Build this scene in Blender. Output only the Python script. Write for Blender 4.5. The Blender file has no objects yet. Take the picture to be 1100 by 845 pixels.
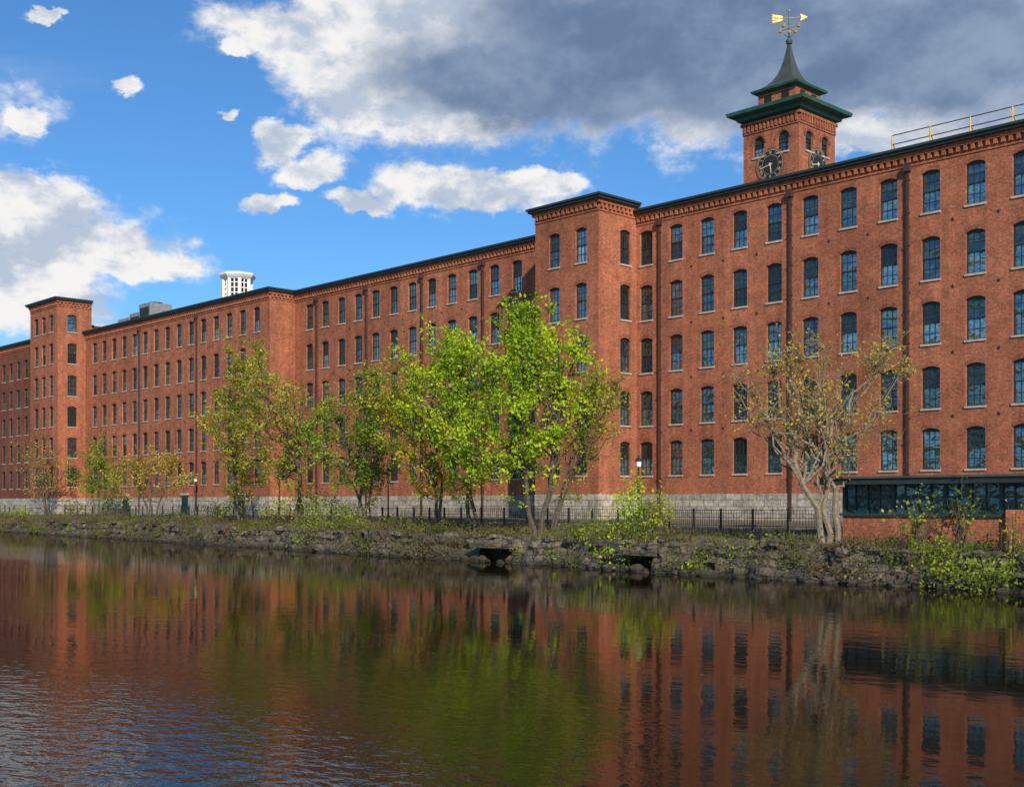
import bpy, math, random
import numpy as np
from mathutils import Vector, noise as mn
random.seed(7); np.random.seed(7)
scene=bpy.context.scene
COL=scene.collection
F=1280.0; HOR=540.0; EYE=3.6
CF=(-0.723,0.691); CR=(0.691,0.723)
def P(px,py,D):
    t=(px-550)/F
    return Vector((D*(CF[0]+CR[0]*t), D*(CF[1]+CR[1]*t), EYE+(HOR-py)/F*D))
def PY(px,Y):
    t=(px-550)/F
    D=Y/(CF[1]+CR[1]*t)
    return D*(CF[0]+CR[0]*t), D
# ------------------------------------------------------------ materials
def newmat(name):
    m=bpy.data.materials.new(name); m.use_nodes=True
    nt=m.node_tree; b=nt.nodes['Principled BSDF']; return m,nt,b
def N(nt,typ,**kw):
    n=nt.nodes.new(typ)
    for k,v in kw.items(): setattr(n,k,v)
    return n
def simple(name,col,rough=0.7,metal=0,nscale=3.0,var=0.25):
    m,nt,b=newmat(name)
    tc=N(nt,'ShaderNodeTexCoord'); no=N(nt,'ShaderNodeTexNoise'); no.inputs['Scale'].default_value=nscale; no.inputs['Detail'].default_value=6
    nt.links.new(tc.outputs['Object'],no.inputs['Vector'])
    r=N(nt,'ShaderNodeValToRGB')
    r.color_ramp.elements[0].position=.3; r.color_ramp.elements[1].position=.7
    r.color_ramp.elements[0].color=tuple(c*(1-var) for c in col)+(1,)
    r.color_ramp.elements[1].color=tuple(min(1,c*(1+var)) for c in col)+(1,)
    nt.links.new(no.outputs['Fac'],r.inputs['Fac']); nt.links.new(r.outputs['Color'],b.inputs['Base Color'])
    b.inputs['Roughness'].default_value=rough; b.inputs['Metallic'].default_value=metal
    return m
def brickmat(name,c1,c2,mortar,dark=1.0):
    m,nt,b=newmat(name); L=nt.links.new
    tc=N(nt,'ShaderNodeTexCoord'); sep=N(nt,'ShaderNodeSeparateXYZ'); L(tc.outputs['Object'],sep.inputs[0])
    add=N(nt,'ShaderNodeMath',operation='ADD'); L(sep.outputs[0],add.inputs[0]); L(sep.outputs[1],add.inputs[1])
    cb=N(nt,'ShaderNodeCombineXYZ'); L(add.outputs[0],cb.inputs[0]); L(sep.outputs[2],cb.inputs[1])
    br=N(nt,'ShaderNodeTexBrick'); L(cb.outputs[0],br.inputs['Vector'])
    br.inputs['Scale'].default_value=1; br.inputs['Brick Width'].default_value=.24; br.inputs['Row Height'].default_value=.08
    br.inputs['Mortar Size'].default_value=.007; br.inputs['Mortar Smooth'].default_value=.2; br.inputs['Bias'].default_value=-.15
    br.inputs['Color1'].default_value=c1+(1,); br.inputs['Color2'].default_value=c2+(1,); br.inputs['Mortar'].default_value=mortar+(1,)
    def nz(scale,vec,detail=6,rough=.6):
        n=N(nt,'ShaderNodeTexNoise'); n.inputs['Scale'].default_value=scale; n.inputs['Detail'].default_value=detail; n.inputs['Roughness'].default_value=rough
        L(vec,n.inputs['Vector']); return n.outputs['Fac']
    mp=N(nt,'ShaderNodeMapping'); mp.inputs['Scale'].default_value=(1.3,.08,1); L(cb.outputs[0],mp.inputs['Vector'])
    big=nz(.12,tc.outputs['Object']); mid=nz(1.4,tc.outputs['Object']); fine=nz(7,tc.outputs['Object'],3); strk=nz(.9,mp.outputs[0])
    def mr(s,a,bb):
        r=N(nt,'ShaderNodeMapRange'); r.inputs['From Min'].default_value=.3; r.inputs['From Max'].default_value=.7
        r.inputs['To Min'].default_value=a; r.inputs['To Max'].default_value=bb; L(s,r.inputs['Value']); return r.outputs[0]
    v=None
    for s in (mr(big,.78,1.2),mr(mid,.80,1.20),mr(fine,.72,1.28),mr(strk,.76,1.16)):
        if v is None: v=s
        else:
            mm=N(nt,'ShaderNodeMath',operation='MULTIPLY'); L(v,mm.inputs[0]); L(s,mm.inputs[1]); v=mm.outputs[0]
    vm=N(nt,'ShaderNodeVectorMath',operation='SCALE'); L(br.outputs['Color'],vm.inputs[0]); L(v,vm.inputs['Scale'])
    ef=N(nt,'ShaderNodeMapRange'); ef.inputs['From Min'].default_value=.63; ef.inputs['From Max'].default_value=.80; ef.inputs['To Max'].default_value=.5
    L(nz(.55,tc.outputs['Object'],9,.72),ef.inputs['Value'])
    mx=N(nt,'ShaderNodeMixRGB'); mx.inputs['Color2'].default_value=(.42,.25,.17,1); L(ef.outputs[0],mx.inputs['Fac']); L(vm.outputs[0],mx.inputs['Color1'])
    L(mx.outputs[0],b.inputs['Base Color']); b.inputs['Roughness'].default_value=.9; b.inputs['Specular IOR Level'].default_value=.2
    bp=N(nt,'ShaderNodeBump'); bp.inputs['Strength'].default_value=.5; bp.inputs['Distance'].default_value=.03; L(fine,bp.inputs['Height']); L(bp.outputs[0],b.inputs['Normal'])
    return m
M_brick=brickmat('brick_red',(.395,.118,.056),(.230,.067,.036),(.30,.19,.13))
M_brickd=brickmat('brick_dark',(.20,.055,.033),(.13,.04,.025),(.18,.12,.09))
M_trim=simple('trim_dark_green',(.022,.035,.032),.5)
M_sill=simple('granite_sill',(.40,.35,.30),.8)
M_frame=simple('window_frame_green',(.018,.030,.030),.45)
M_pipe=simple('downpipe_brown',(.06,.03,.025),.5)
M_roof=simple('roof_membrane',(.07,.07,.07),.9)
M_copper=simple('copper_green',(.018,.085,.060),.6,nscale=1.5)
M_copperd=simple('spire_slate_grey_green',(.052,.062,.056),.55,nscale=1.5)
M_gold=simple('gold_leaf',(.70,.44,.12),.4,.5)
M_white=simple('white_paint',(.78,.77,.74),.6,var=.06)
M_black=simple('black_metal',(.02,.02,.022),.45)
M_clock=simple('clock_face_black',(.018,.018,.02),.5)
M_cream=simple('clock_gold_paint',(.62,.50,.28),.5,var=.05)
M_yel=simple('safety_yellow',(.60,.40,.08),.6)
M_hvac=simple('hvac_grey',(.22,.23,.24),.5)
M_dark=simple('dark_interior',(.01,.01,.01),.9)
M_door=simple('door_green',(.02,.05,.045),.5)
def glassmat():
    m,nt,b=newmat('window_glass'); L=nt.links.new
    at=N(nt,'ShaderNodeAttribute'); at.attribute_name='var'
    r=N(nt,'ShaderNodeValToRGB'); cr=r.color_ramp
    cr.elements[0].position=0; cr.elements[0].color=(.004,.007,.008,1)
    cr.elements[1].position=1; cr.elements[1].color=(.36,.36,.33,1)
    e=cr.elements.new(.60); e.color=(.012,.022,.026,1)
    e=cr.elements.new(.88); e.color=(.07,.12,.13,1)
    L(at.outputs['Fac'],r.inputs['Fac']); L(r.outputs[0],b.inputs['Base Color'])
    b.inputs['Roughness'].default_value=.3
    gl=N(nt,'ShaderNodeBsdfGlossy'); gl.inputs['Roughness'].default_value=.03; gl.inputs['Color'].default_value=(.64,.80,.82,1)
    tc=N(nt,'ShaderNodeTexCoord'); no=N(nt,'ShaderNodeTexNoise'); no.inputs['Scale'].default_value=1.1; no.inputs['Detail'].default_value=2
    L(tc.outputs['Object'],no.inputs['Vector'])
    bp=N(nt,'ShaderNodeBump'); bp.inputs['Strength'].default_value=.9; bp.inputs['Distance'].default_value=.20; L(no.outputs['Fac'],bp.inputs['Height']); L(bp.outputs[0],gl.inputs['Normal'])
    mx=N(nt,'ShaderNodeMixShader'); 
    mr=N(nt,'ShaderNodeMapRange'); mr.inputs['To Min'].default_value=.05; mr.inputs['To Max'].default_value=.68; L(at.outputs['Fac'],mr.inputs['Value'])
    L(mr.outputs[0],mx.inputs[0]); L(b.outputs[0],mx.inputs[1]); L(gl.outputs[0],mx.inputs[2])
    out=nt.nodes['Material Output']; L(mx.outputs[0],out.inputs['Surface'])
    return m
M_glass=glassmat()
def stonemat(name,c1,c2,mortar,bw,rh,green=0.0,ms=.03):
    m,nt,b=newmat(name); L=nt.links.new
    tc=N(nt,'ShaderNodeTexCoord'); sep=N(nt,'ShaderNodeSeparateXYZ'); 
    wn=N(nt,'ShaderNodeTexNoise'); wn.inputs['Scale'].default_value=1.3; wn.inputs['Detail'].default_value=4; L(tc.outputs['Object'],wn.inputs['Vector'])
    ws=N(nt,'ShaderNodeVectorMath',operation='SCALE'); ws.inputs['Scale'].default_value=.6 if green else .03; L(wn.outputs['Color'],ws.inputs[0])
    wa=N(nt,'ShaderNodeVectorMath',operation='ADD'); L(tc.outputs['Object'],wa.inputs[0]); L(ws.outputs[0],wa.inputs[1]); L(wa.outputs[0],sep.inputs[0])
    add=N(nt,'ShaderNodeMath',operation='ADD'); L(sep.outputs[0],add.inputs[0]); L(sep.outputs[1],add.inputs[1])
    cb=N(nt,'ShaderNodeCombineXYZ'); L(add.outputs[0],cb.inputs[0]); L(sep.outputs[2],cb.inputs[1])
    br=N(nt,'ShaderNodeTexBrick'); L(cb.outputs[0],br.inputs['Vector']); br.inputs['Scale'].default_value=1
    br.inputs['Brick Width'].default_value=bw; br.inputs['Row Height'].default_value=rh; br.inputs['Mortar Size'].default_value=ms; br.inputs['Mortar Smooth'].default_value=.5
    br.inputs['Color1'].default_value=c1+(1,); br.inputs['Color2'].default_value=c2+(1,); br.inputs['Mortar'].default_value=mortar+(1,)
    no=N(nt,'ShaderNodeTexNoise'); no.inputs['Scale'].default_value=2.5; no.inputs['Detail'].default_value=9; no.inputs['Roughness'].default_value=.7; L(tc.outputs['Object'],no.inputs['Vector'])
    mr=N(nt,'ShaderNodeMapRange'); mr.inputs['From Min'].default_value=.3; mr.inputs['From Max'].default_value=.7; mr.inputs['To Min'].default_value=.4; mr.inputs['To Max'].default_value=1.6; L(no.outputs['Fac'],mr.inputs['Value'])
    vm=N(nt,'ShaderNodeVectorMath',operation='SCALE'); L(br.outputs['Color'],vm.inputs[0]); L(mr.outputs[0],vm.inputs['Scale'])
    last=vm.outputs[0]
    if green:
        g=N(nt,'ShaderNodeTexNoise'); g.inputs['Scale'].default_value=.35; g.inputs['Detail'].default_value=8; L(tc.outputs['Object'],g.inputs['Vector'])
        gr=N(nt,'ShaderNodeMapRange'); gr.inputs['From Min'].default_value=.42; gr.inputs['From Max'].default_value=.57; gr.inputs['To Max'].default_value=green; L(g.outputs['Fac'],gr.inputs['Value'])
        mx=N(nt,'ShaderNodeMixRGB'); mx.inputs['Color2'].default_value=(.050,.045,.020,1); L(gr.outputs[0],mx.inputs['Fac']); L(last,mx.inputs['Color1']); last=mx.outputs[0]
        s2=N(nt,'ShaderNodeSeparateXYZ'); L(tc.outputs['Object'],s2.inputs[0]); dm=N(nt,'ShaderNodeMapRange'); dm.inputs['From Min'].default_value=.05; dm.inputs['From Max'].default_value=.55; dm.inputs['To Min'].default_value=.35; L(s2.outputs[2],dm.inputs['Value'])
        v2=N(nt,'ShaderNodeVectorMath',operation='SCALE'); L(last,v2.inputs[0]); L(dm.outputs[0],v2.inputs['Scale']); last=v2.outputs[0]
    L(last,b.inputs['Base Color']); b.inputs['Roughness'].default_value=.92
    bp=N(nt,'ShaderNodeBump'); bp.inputs['Distance'].default_value=.12 if green else .05; bp.inputs['Strength'].default_value=.8; L(no.outputs['Fac'],bp.inputs['Height']); L(bp.outputs[0],b.inputs['Normal'])
    return m
M_granite=stonemat('granite_blocks',(.42,.38,.32),(.28,.25,.21),(.13,.11,.10),1.3,.48)
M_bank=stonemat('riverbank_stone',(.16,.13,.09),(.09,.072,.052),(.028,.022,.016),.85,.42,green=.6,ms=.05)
def groundmat():
    m,nt,b=newmat('ground_earth_grass'); L=nt.links.new
    tc=N(nt,'ShaderNodeTexCoord')
    n1=N(nt,'ShaderNodeTexNoise'); n1.inputs['Scale'].default_value=.25; n1.inputs['Detail'].default_value=10; n1.inputs['Roughness'].default_value=.7; L(tc.outputs['Object'],n1.inputs['Vector'])
    r=N(nt,'ShaderNodeValToRGB'); cr=r.color_ramp; cr.elements[0].position=.38; cr.elements[0].color=(.10,.075,.045,1); cr.elements[1].position=.66; cr.elements[1].color=(.10,.12,.035,1)
    e=cr.elements.new(.5); e.color=(.15,.115,.065,1)
    L(n1.outputs['Fac'],r.inputs[0]); L(r.outputs[0],b.inputs['Base Color']); b.inputs['Roughness'].default_value=.95
    return m
M_ground=groundmat()
M_path=simple('path_asphalt',(.13,.12,.11),.9,nscale=5)
def watermat():
    m,nt,b=newmat('river_water'); L=nt.links.new
    b.inputs['Base Color'].default_value=(.013,.010,.006,1); b.inputs['Roughness'].default_value=.6; b.inputs['Specular IOR Level'].default_value=0
    tc=N(nt,'ShaderNodeTexCoord')
    mp=N(nt,'ShaderNodeMapping'); mp.inputs['Rotation'].default_value=(0,0,math.radians(-46)); mp.inputs['Scale'].default_value=(1,1.6,1); L(tc.outputs['Object'],mp.inputs['Vector'])
    def nz(s,d,r=.5): 
        n=N(nt,'ShaderNodeTexNoise'); n.inputs['Scale'].default_value=s; n.inputs['Detail'].default_value=d; n.inputs['Roughness'].default_value=r; L(mp.outputs[0],n.inputs['Vector']); return n.outputs['Fac']
    def mth(op,x,y):
        n=N(nt,'ShaderNodeMath',operation=op)
        for i,v in enumerate((x,y)):
            if isinstance(v,(int,float)): n.inputs[i].default_value=v
            else: L(v,n.inputs[i])
        return n.outputs[0]
    a=nz(1.0,1); c=nz(6.0,2); w=nz(.055,3); fine=nz(2.3,3,.5)
    wr=N(nt,'ShaderNodeMapRange'); wr.inputs['From Min'].default_value=.4; wr.inputs['From Max'].default_value=.62; wr.inputs['To Min'].default_value=.11; wr.inputs['To Max'].default_value=.30; L(w,wr.inputs['Value'])
    wob=mth('MULTIPLY',mth('SUBTRACT',w,.5),14.)
    sb=N(nt,'ShaderNodeVectorMath',operation='DISTANCE'); L(tc.outputs['Object'],sb.inputs[0]); sb.inputs[1].default_value=(-19,5,0)
    br=N(nt,'ShaderNodeMapRange'); br.interpolation_type='SMOOTHSTEP'; br.inputs['From Min'].default_value=2; br.inputs['From Max'].default_value=15; br.inputs['To Min'].default_value=1.0; br.inputs['To Max'].default_value=0; L(mth('ADD',sb.outputs['Value'],wob),br.inputs['Value'])
    h=mth('ADD',mth('MULTIPLY',mth('ADD',a,mth('MULTIPLY',c,.24)),wr.outputs[0]),mth('MULTIPLY',fine,br.outputs[0]))
    bp=N(nt,'ShaderNodeBump'); bp.inputs['Strength'].default_value=1; bp.inputs['Distance'].default_value=.028; L(h,bp.inputs['Height'])
    gl=N(nt,'ShaderNodeBsdfGlossy'); gl.inputs['Color'].default_value=(.86,.81,.76,1); gl.inputs['Roughness'].default_value=.02; L(bp.outputs[0],gl.inputs['Normal'])
    fr=N(nt,'ShaderNodeFresnel'); fr.inputs['IOR'].default_value=1.33; L(bp.outputs[0],fr.inputs['Normal'])
    mx=N(nt,'ShaderNodeMixShader'); L(fr.outputs[0],mx.inputs[0]); L(b.outputs[0],mx.inputs[1]); L(gl.outputs[0],mx.inputs[2]); L(mx.outputs[0],nt.nodes['Material Output'].inputs['Surface'])
    return m
M_water=watermat()
def leafmat(name,c1,c2,c3):
    m,nt,b=newmat(name); L=nt.links.new
    at=N(nt,'ShaderNodeAttribute'); at.attribute_name='var'
    r=N(nt,'ShaderNodeValToRGB'); cr=r.color_ramp; cr.elements[0].color=c1+(1,); cr.elements[1].color=c3+(1,); e=cr.elements.new(.5); e.color=c2+(1,)
    L(at.outputs['Fac'],r.inputs[0]); L(r.outputs[0],b.inputs['Base Color']); b.inputs['Roughness'].default_value=.55; b.inputs['Specular IOR Level'].default_value=.25
    tr=N(nt,'ShaderNodeBsdfTranslucent'); sc=N(nt,'ShaderNodeVectorMath',operation='MULTIPLY'); sc.inputs[1].default_value=(1.5,1.6,.5); L(r.outputs[0],sc.inputs[0]); L(sc.outputs[0],tr.inputs['Color'])
    mx=N(nt,'ShaderNodeMixShader'); mx.inputs[0].default_value=.42; L(b.outputs[0],mx.inputs[1]); L(tr.outputs[0],mx.inputs[2])
    L(mx.outputs[0],nt.nodes['Material Output'].inputs['Surface']); return m
LM_lime=leafmat('leaves_lime',(.10,.19,.008),(.33,.46,.018),(.60,.66,.04))
LM_green=leafmat('leaves_green',(.07,.13,.010),(.20,.28,.02),(.40,.46,.05))
LM_yel=leafmat('leaves_yellow',(.24,.24,.012),(.46,.44,.025),(.66,.58,.05))
LM_olive=leafmat('leaves_olive',(.13,.15,.02),(.32,.33,.035),(.54,.51,.07))
LM_tan=leafmat('buds_tan',(.28,.19,.03),(.47,.36,.05),(.62,.50,.09))
LM_dry=leafmat('dry_leaves',(.09,.06,.028),(.16,.115,.05),(.25,.19,.085))
LM_weed=leafmat('weeds',(.05,.07,.012),(.12,.14,.022),(.24,.26,.04))
M_bark=simple('bark',(.085,.067,.047),.95,nscale=6,var=.4)
M_barkl=simple('bark_light',(.19,.155,.11),.95,nscale=6,var=.4)
# ------------------------------------------------------------ mesh builder
class MB:
    def __init__(s): s.v=[]; s.f=[]; s.m=[]; s.var=[]; s.mats=[]
    def mi(s,mat):
        if mat not in s.mats: s.mats.append(mat)
        return s.mats.index(mat)
    def face(s,pts,mat,var=0.0):
        i=len(s.v); s.v.extend([tuple(p) for p in pts]); s.f.append(tuple(range(i,i+len(pts)))); s.m.append(s.mi(mat)); s.var.append(var)
    def box(s,x0,x1,y0,y1,z0,z1,mat):
        i=len(s.v)
        s.v.extend([(x0,y0,z0),(x1,y0,z0),(x1,y1,z0),(x0,y1,z0),(x0,y0,z1),(x1,y0,z1),(x1,y1,z1),(x0,y1,z1)])
        for q in ((0,3,2,1),(4,5,6,7),(0,1,5,4),(1,2,6,5),(2,3,7,6),(3,0,4,7)):
            s.f.append(tuple(i+k for k in q)); s.m.append(s.mi(mat)); s.var.append(0.)
    def tube(s,p0,p1,r0,r1,mat,n=6):
        p0=Vector(p0);p1=Vector(p1);d=(p1-p0).normalized()
        a=d.orthogonal().normalized();b=d.cross(a); i=len(s.v)
        for p,r in((p0,r0),(p1,r1)):
            for k in range(n):
                t=2*math.pi*k/n; s.v.append(tuple(p+a*math.cos(t)*r+b*math.sin(t)*r))
        for k in range(n):
            s.f.append((i+k,i+(k+1)%n,i+n+(k+1)%n,i+n+k)); s.m.append(s.mi(mat)); s.var.append(0.)
        s.f.append(tuple(i+n+k for k in range(n))); s.m.append(s.mi(mat)); s.var.append(0.)
    def lathe(s,cx,cy,prof,n,mat,rot=0):
        i=len(s.v)
        for r,z in prof:
            for k in range(n):
                t=2*math.pi*k/n+rot; s.v.append((cx+r*math.cos(t),cy+r*math.sin(t),z))
        for j in range(len(prof)-1):
            for k in range(n):
                s.f.append((i+j*n+k,i+j*n+(k+1)%n,i+(j+1)*n+(k+1)%n,i+(j+1)*n+k)); s.m.append(s.mi(mat)); s.var.append(0.)
        s.f.append(tuple(i+(len(prof)-1)*n+k for k in range(n))); s.m.append(s.mi(mat)); s.var.append(0.)
    def obj(s,name,parent=None,smooth=False):
        me=bpy.data.meshes.new(name); me.from_pydata(s.v,[],s.f)
        for m in s.mats: me.materials.append(m)
        me.polygons.foreach_set('material_index',s.m)
        a=me.attributes.new('var','FLOAT','FACE'); a.data.foreach_set('value',s.var)
        if smooth: me.polygons.foreach_set('use_smooth',[True]*len(s.f))
        me.update(); o=bpy.data.objects.new(name,me); COL.objects.link(o)
        if parent: o.parent=parent
        return o
def empty(name,loc=(0,0,0)):
    e=bpy.data.objects.new(name,None); COL.objects.link(e); e.empty_display_size=.5; return e
class Fr:
    def __init__(s,o,u,n): s.o=Vector(o); s.u=Vector(u); s.n=Vector(n)
    def p(s,u,z,d=0): return (s.o+s.u*u+s.n*d)+Vector((0,0,z))
def fbox(mb,fr,u0,u1,z0,z1,d0,d1,mat):
    a=fr.p(u0,z0,d0); b=fr.p(u1,z1,d1)
    mb.box(min(a.x,b.x),max(a.x,b.x),min(a.y,b.y),max(a.y,b.y),z0,z1,mat)
M_arch=brickmat('brick_arch',(.30,.090,.045),(.18,.052,.029),(.27,.16,.115))
def wall(W,G,fr,L,z0,z1,cols,rows,w=1.22,mat=None,rise=.17,nseg=8,sill=True,depth=.24,style=0):
    mat=mat or M_brick
    cols=sorted(cols); rows=sorted(rows)
    def q(u0,u1,a,b):
        if u1-u0>1e-4 and b-a>1e-4: W.face([fr.p(u0,a),fr.p(u1,a),fr.p(u1,b),fr.p(u0,b)],mat)
    u=0
    for c in cols:
        q(u,c-w/2,z0,z1); u=c+w/2
        z=z0
        for (zc,h) in rows:
            b=zc-h/2; t=zc+h/2
            q(c-w/2,c+w/2,z,b)
            arc=[]
            for k in range(nseg+1):
                x=-1+2*k/nseg
                if style==1: arc.append((c+math.sin(x*math.pi/2)*w/2, t-rise+rise*math.cos(x*math.pi/2)))
                else: arc.append((c+x*w/2, t-rise*x*x))
            half=nseg//2
            W.face([fr.p(c-w/2,t)]+[fr.p(*a) for a in arc[:half+1]],mat)
            W.face([fr.p(*a) for a in arc[half:]]+[fr.p(c+w/2,t)],mat)
            loop=[(c-w/2,b),(c+w/2,b)]+arc[::-1]
            for i in range(len(loop)):
                a0=loop[i]; a1=loop[(i+1)%len(loop)]
                if abs(a0[0]-a1[0])+abs(a0[1]-a1[1])<1e-5: continue
                W.face([fr.p(*a0),fr.p(*a0,-depth),fr.p(*a1,-depth),fr.p(*a1)],mat)
            z=t
            for k in range(nseg):
                a0=arc[k]; a1=arc[k+1]
                G.face([fr.p(a0[0],a0[1]+.02,.012),fr.p(a1[0],a1[1]+.02,.012),fr.p(a1[0],a1[1]+.26,.012),fr.p(a0[0],a0[1]+.26,.012)],M_brickd if mat is M_brickd else M_arch)
            f=.075; gd=-depth+.02
            r1=random.random()**1.7*.75+(.25 if random.random()<.1 else 0); r2=min(1,.3+random.random()*.55+(.15 if random.random()<.15 else 0))
            if random.random()<.22: r2=random.random()*.3
            mid=(b+t)/2
            G.face([fr.p(c-w/2,mid,gd),fr.p(c+w/2,mid,gd),fr.p(c+w/2,t,gd),fr.p(c-w/2,t,gd)],M_glass,r1*.9)
            G.face([fr.p(c-w/2,b,gd-.03),fr.p(c+w/2,b,gd-.03),fr.p(c+w/2,mid,gd-.03),fr.p(c-w/2,mid,gd-.03)],M_glass,r2)
            fd=gd+.06
            fbox(G,fr,c-w/2,c-w/2+f,b+f,t,gd-.02,fd,M_frame); fbox(G,fr,c+w/2-f,c+w/2,b+f,t,gd-.02,fd,M_frame)
            fbox(G,fr,c-w/2,c+w/2,b,b+f,gd-.035,fd,M_frame); fbox(G,fr,c-w/2+f,c+w/2-f,t-rise-.05,t-.002,gd-.02,fd-.004,M_frame)
            fbox(G,fr,c-w/2+f,c+w/2-f,mid-.045,mid+.045,gd-.035,fd-.006,M_frame)
            for s in (-1,1):
                x=c+s*(w-2*f)/6
                fbox(G,fr,x-.018,x+.018,mid+.045,t-rise-.05,gd-.02,gd+.03,M_frame)
                fbox(G,fr,x-.018,x+.018,b+f,mid-.045,gd-.04,gd+.01,M_frame)
            for zz,dd in ((mid+(t-rise-mid)/2,.028),((b+mid)/2,.008)):
                fbox(G,fr,c-w/2+f,c+w/2-f,zz-.018,zz+.018,gd-.035,gd+dd,M_frame)
            if sill: fbox(G,fr,c-w/2-.06,c+w/2+.06,b-.13,b-.003,-.1,.08,M_sill)
        q(c-w/2,c+w/2,z,z1)
    q(u,L,z0,z1)
def cornice(C,fr,L,zt,ext0=0,ext1=0,over=.55,teeth=True,e=0.0,mat=M_trim):
    fbox(C,fr,-ext0*over,L+ext1*over,zt-.16,zt,-.3,over,mat)
    fbox(C,fr,-ext0*(over-.12),L+ext1*(over-.12),zt-.34,zt-.163,-.3,over-.12,mat)
    fbox(C,fr,-ext0*.2,L+ext1*.2,zt-.62,zt-.343,.003,.2,M_brick)
    if teeth:
        n=int(L/.46)
        for i in range(n):
            u=(i+.5)*L/n
            fbox(C,fr,u-.11,u+.11,zt-.95,zt-.623,.003,.17,M_brick)
    fbox(C,fr,-ext0*.06,L+ext1*.06,zt-1.18,zt-1.06,.003,.06,M_brick)
def pipe(C,fr,u,z0,z1,w=.16):
    fbox(C,fr,u-w/2,u+w/2,z0,z1,.03,.03+w,M_pipe)
    fbox(C,fr,u-w*1.3,u+w*1.3,z1,z1+.45,.02,.36,M_pipe)
    z=z0+1
    while z<z1:
        fbox(C,fr,u-w*.8,u+w*.8,z,z+.08,.0,.06+w,M_pipe); z+=2.05
def stars(C,fr,cols,zs):
    for i in range(len(cols)-1):
        c=(cols[i]+cols[i+1])/2
        if abs(cols[i]-cols[i+1])>3.5: continue
        for z in zs:
            pts=[fr.p(c+math.cos(k*math.pi/5+math.pi/2)*(.15 if k%2==0 else .065), z+math.sin(k*math.pi/5+math.pi/2)*(.15 if k%2==0 else .065),.02) for k in range(10)]
            C.face(pts,M_black)
A=EYE
ROWS=[(A+3.35,2.55),(A+7.15,2.6),(A+11.15,2.62),(A+15.15,2.65),(A+19.3,2.6)]
STARZ=[A+5.3,A+9.2,A+13.2,A+17.3]
X_=(1,0,0); Y_=(0,1,0); NF=(0,-1,0); NR=(1,0,0); NL=(-1,0,0)
ZG=2.0
mill=empty('brick_mill_building')
def wing(name,x0,x1,y,yb,zt,cols,rows,mat=None,pipes=(),granite=True,teeth=True,left=False,right=False,e0=0,e1=0,st=True,sidecols=(),siderows=None,ws=1.22,par=None,ysc=None):
    W=MB();G=MB();C=MB(); par=par or mill
    fr=Fr((x0,y,0),X_,NF)
    cl=[c-x0 for c in cols]
    wall(W,G,fr,x1-x0,ZG,zt-.1,cl,rows,mat=mat,w=ws)
    m=mat or M_brick
    cornice(C,fr,x1-x0,zt,e0,e1,teeth=teeth)
    if st: stars(C,fr,sorted(cl),STARZ)
    for p in pipes: pipe(C,fr,p-x0,ZG+.3,zt-1.5)
    if granite: fbox(C,fr,0,x1-x0,ZG-.4,A+.65,.003,.07,M_granite)
    frr=Fr((x1,y,0),Y_,NR)
    wall(W,G,frr,yb-y,ZG,zt-.1,list(sidecols),siderows or rows if sidecols else [],mat=mat,w=ws)
    if right:
        cornice(C,Fr((x1+.002,y,0),Y_,NR),(ysc or yb)-y,zt-.004,0,0,teeth=teeth)
        if granite: fbox(C,frr,0,(ysc or yb)-y,ZG-.4,A+.645,.003,.07,M_granite)
    W.face([(x0,yb,ZG),(x0,y,ZG),(x0,y,zt-.1),(x0,yb,zt-.1)],m)
    if left: cornice(C,Fr((x0-.002,yb,0),(0,-1,0),NL),yb-y,zt-.006,0,0,teeth=teeth)
    W.face([(x1,yb,ZG),(x0,yb,ZG),(x0,yb,zt-.1),(x1,yb,zt-.1)],m)
    W.face([(x0,y,zt-.1),(x1,y,zt-.1),(x1,yb,zt-.1),(x0,yb,zt-.1)],M_roof)
    W.obj(name+'_walls',par); G.obj(name+'_windows',par); C.obj(name+'_cornice_and_pipes',par)
ROOF=A+22.25
c1=[-58.22+2.85*k for k in range(28)]
wing('main_wing',-59.15,20.5,69.7,90,ROOF,c1,ROWS,pipes=(-56.85,-45.45,-36.9,-25.5,-14.1),e1=1,right=True)
wing('stair_tower',-65.8,-59.17,65.4,70.2,ROOF+.55,[-63.75,-60.95],ROWS,left=True,right=True,e0=1,e1=1,st=False,sidecols=[3.0],ws=1.15,ysc=69.66)
c2=[-67.26-2.82*k for k in range(14)]
wing('middle_wing',-106.62,-59.2,70.25,90.2,ROOF-.003,c2,ROWS,pipes=(-68.7,-77.1,-85.5,-94.0,-102.5))
c3=[-109.2-2.78*k for k in range(15)]
wing('far_wing',-150.8,-106.6,67.2,89.8,ROOF+.05,c3,ROWS,right=True,e1=1,pipes=(-121.7,-135.6),sidecols=())
rB=ROWS+[(A+23.2,2.2)]
wing('far_stair_tower',-159.6,-150.82,63.5,68.0,A+26.4,[-157.6,-155.2,-152.8],rB,left=True,right=True,e0=1,e1=1,st=False,sidecols=[1.9],siderows=rB)
c4=[-161.5-2.8*k for k in range(22)]
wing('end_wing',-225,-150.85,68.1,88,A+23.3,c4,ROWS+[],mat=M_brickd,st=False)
D=MB()
for x in (-112.,-124.3,-139.0):
    D.box(x-.7,x+.7,67.02,67.125,ZG,4.5,M_door); D.box(x-.9,x+.9,66.95,67.124,4.5,4.7,M_sill)
    D.box(x-.5,x+.5,66.99,67.018,3.3,4.3,M_glass)
D.obj('doors',mill)
R=MB(); yr=70.6; xs=[-38.5+2.6*k for k in range(22)]
for i,x in enumerate(xs):
    R.tube((x,yr,ROOF-.1),(x,yr,ROOF+1.35),.05,.05,M_yel,5)
    R.tube((x,yr,ROOF+.9),(x,yr+1.2,ROOF-.1),.035,.035,M_yel,4)
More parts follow.
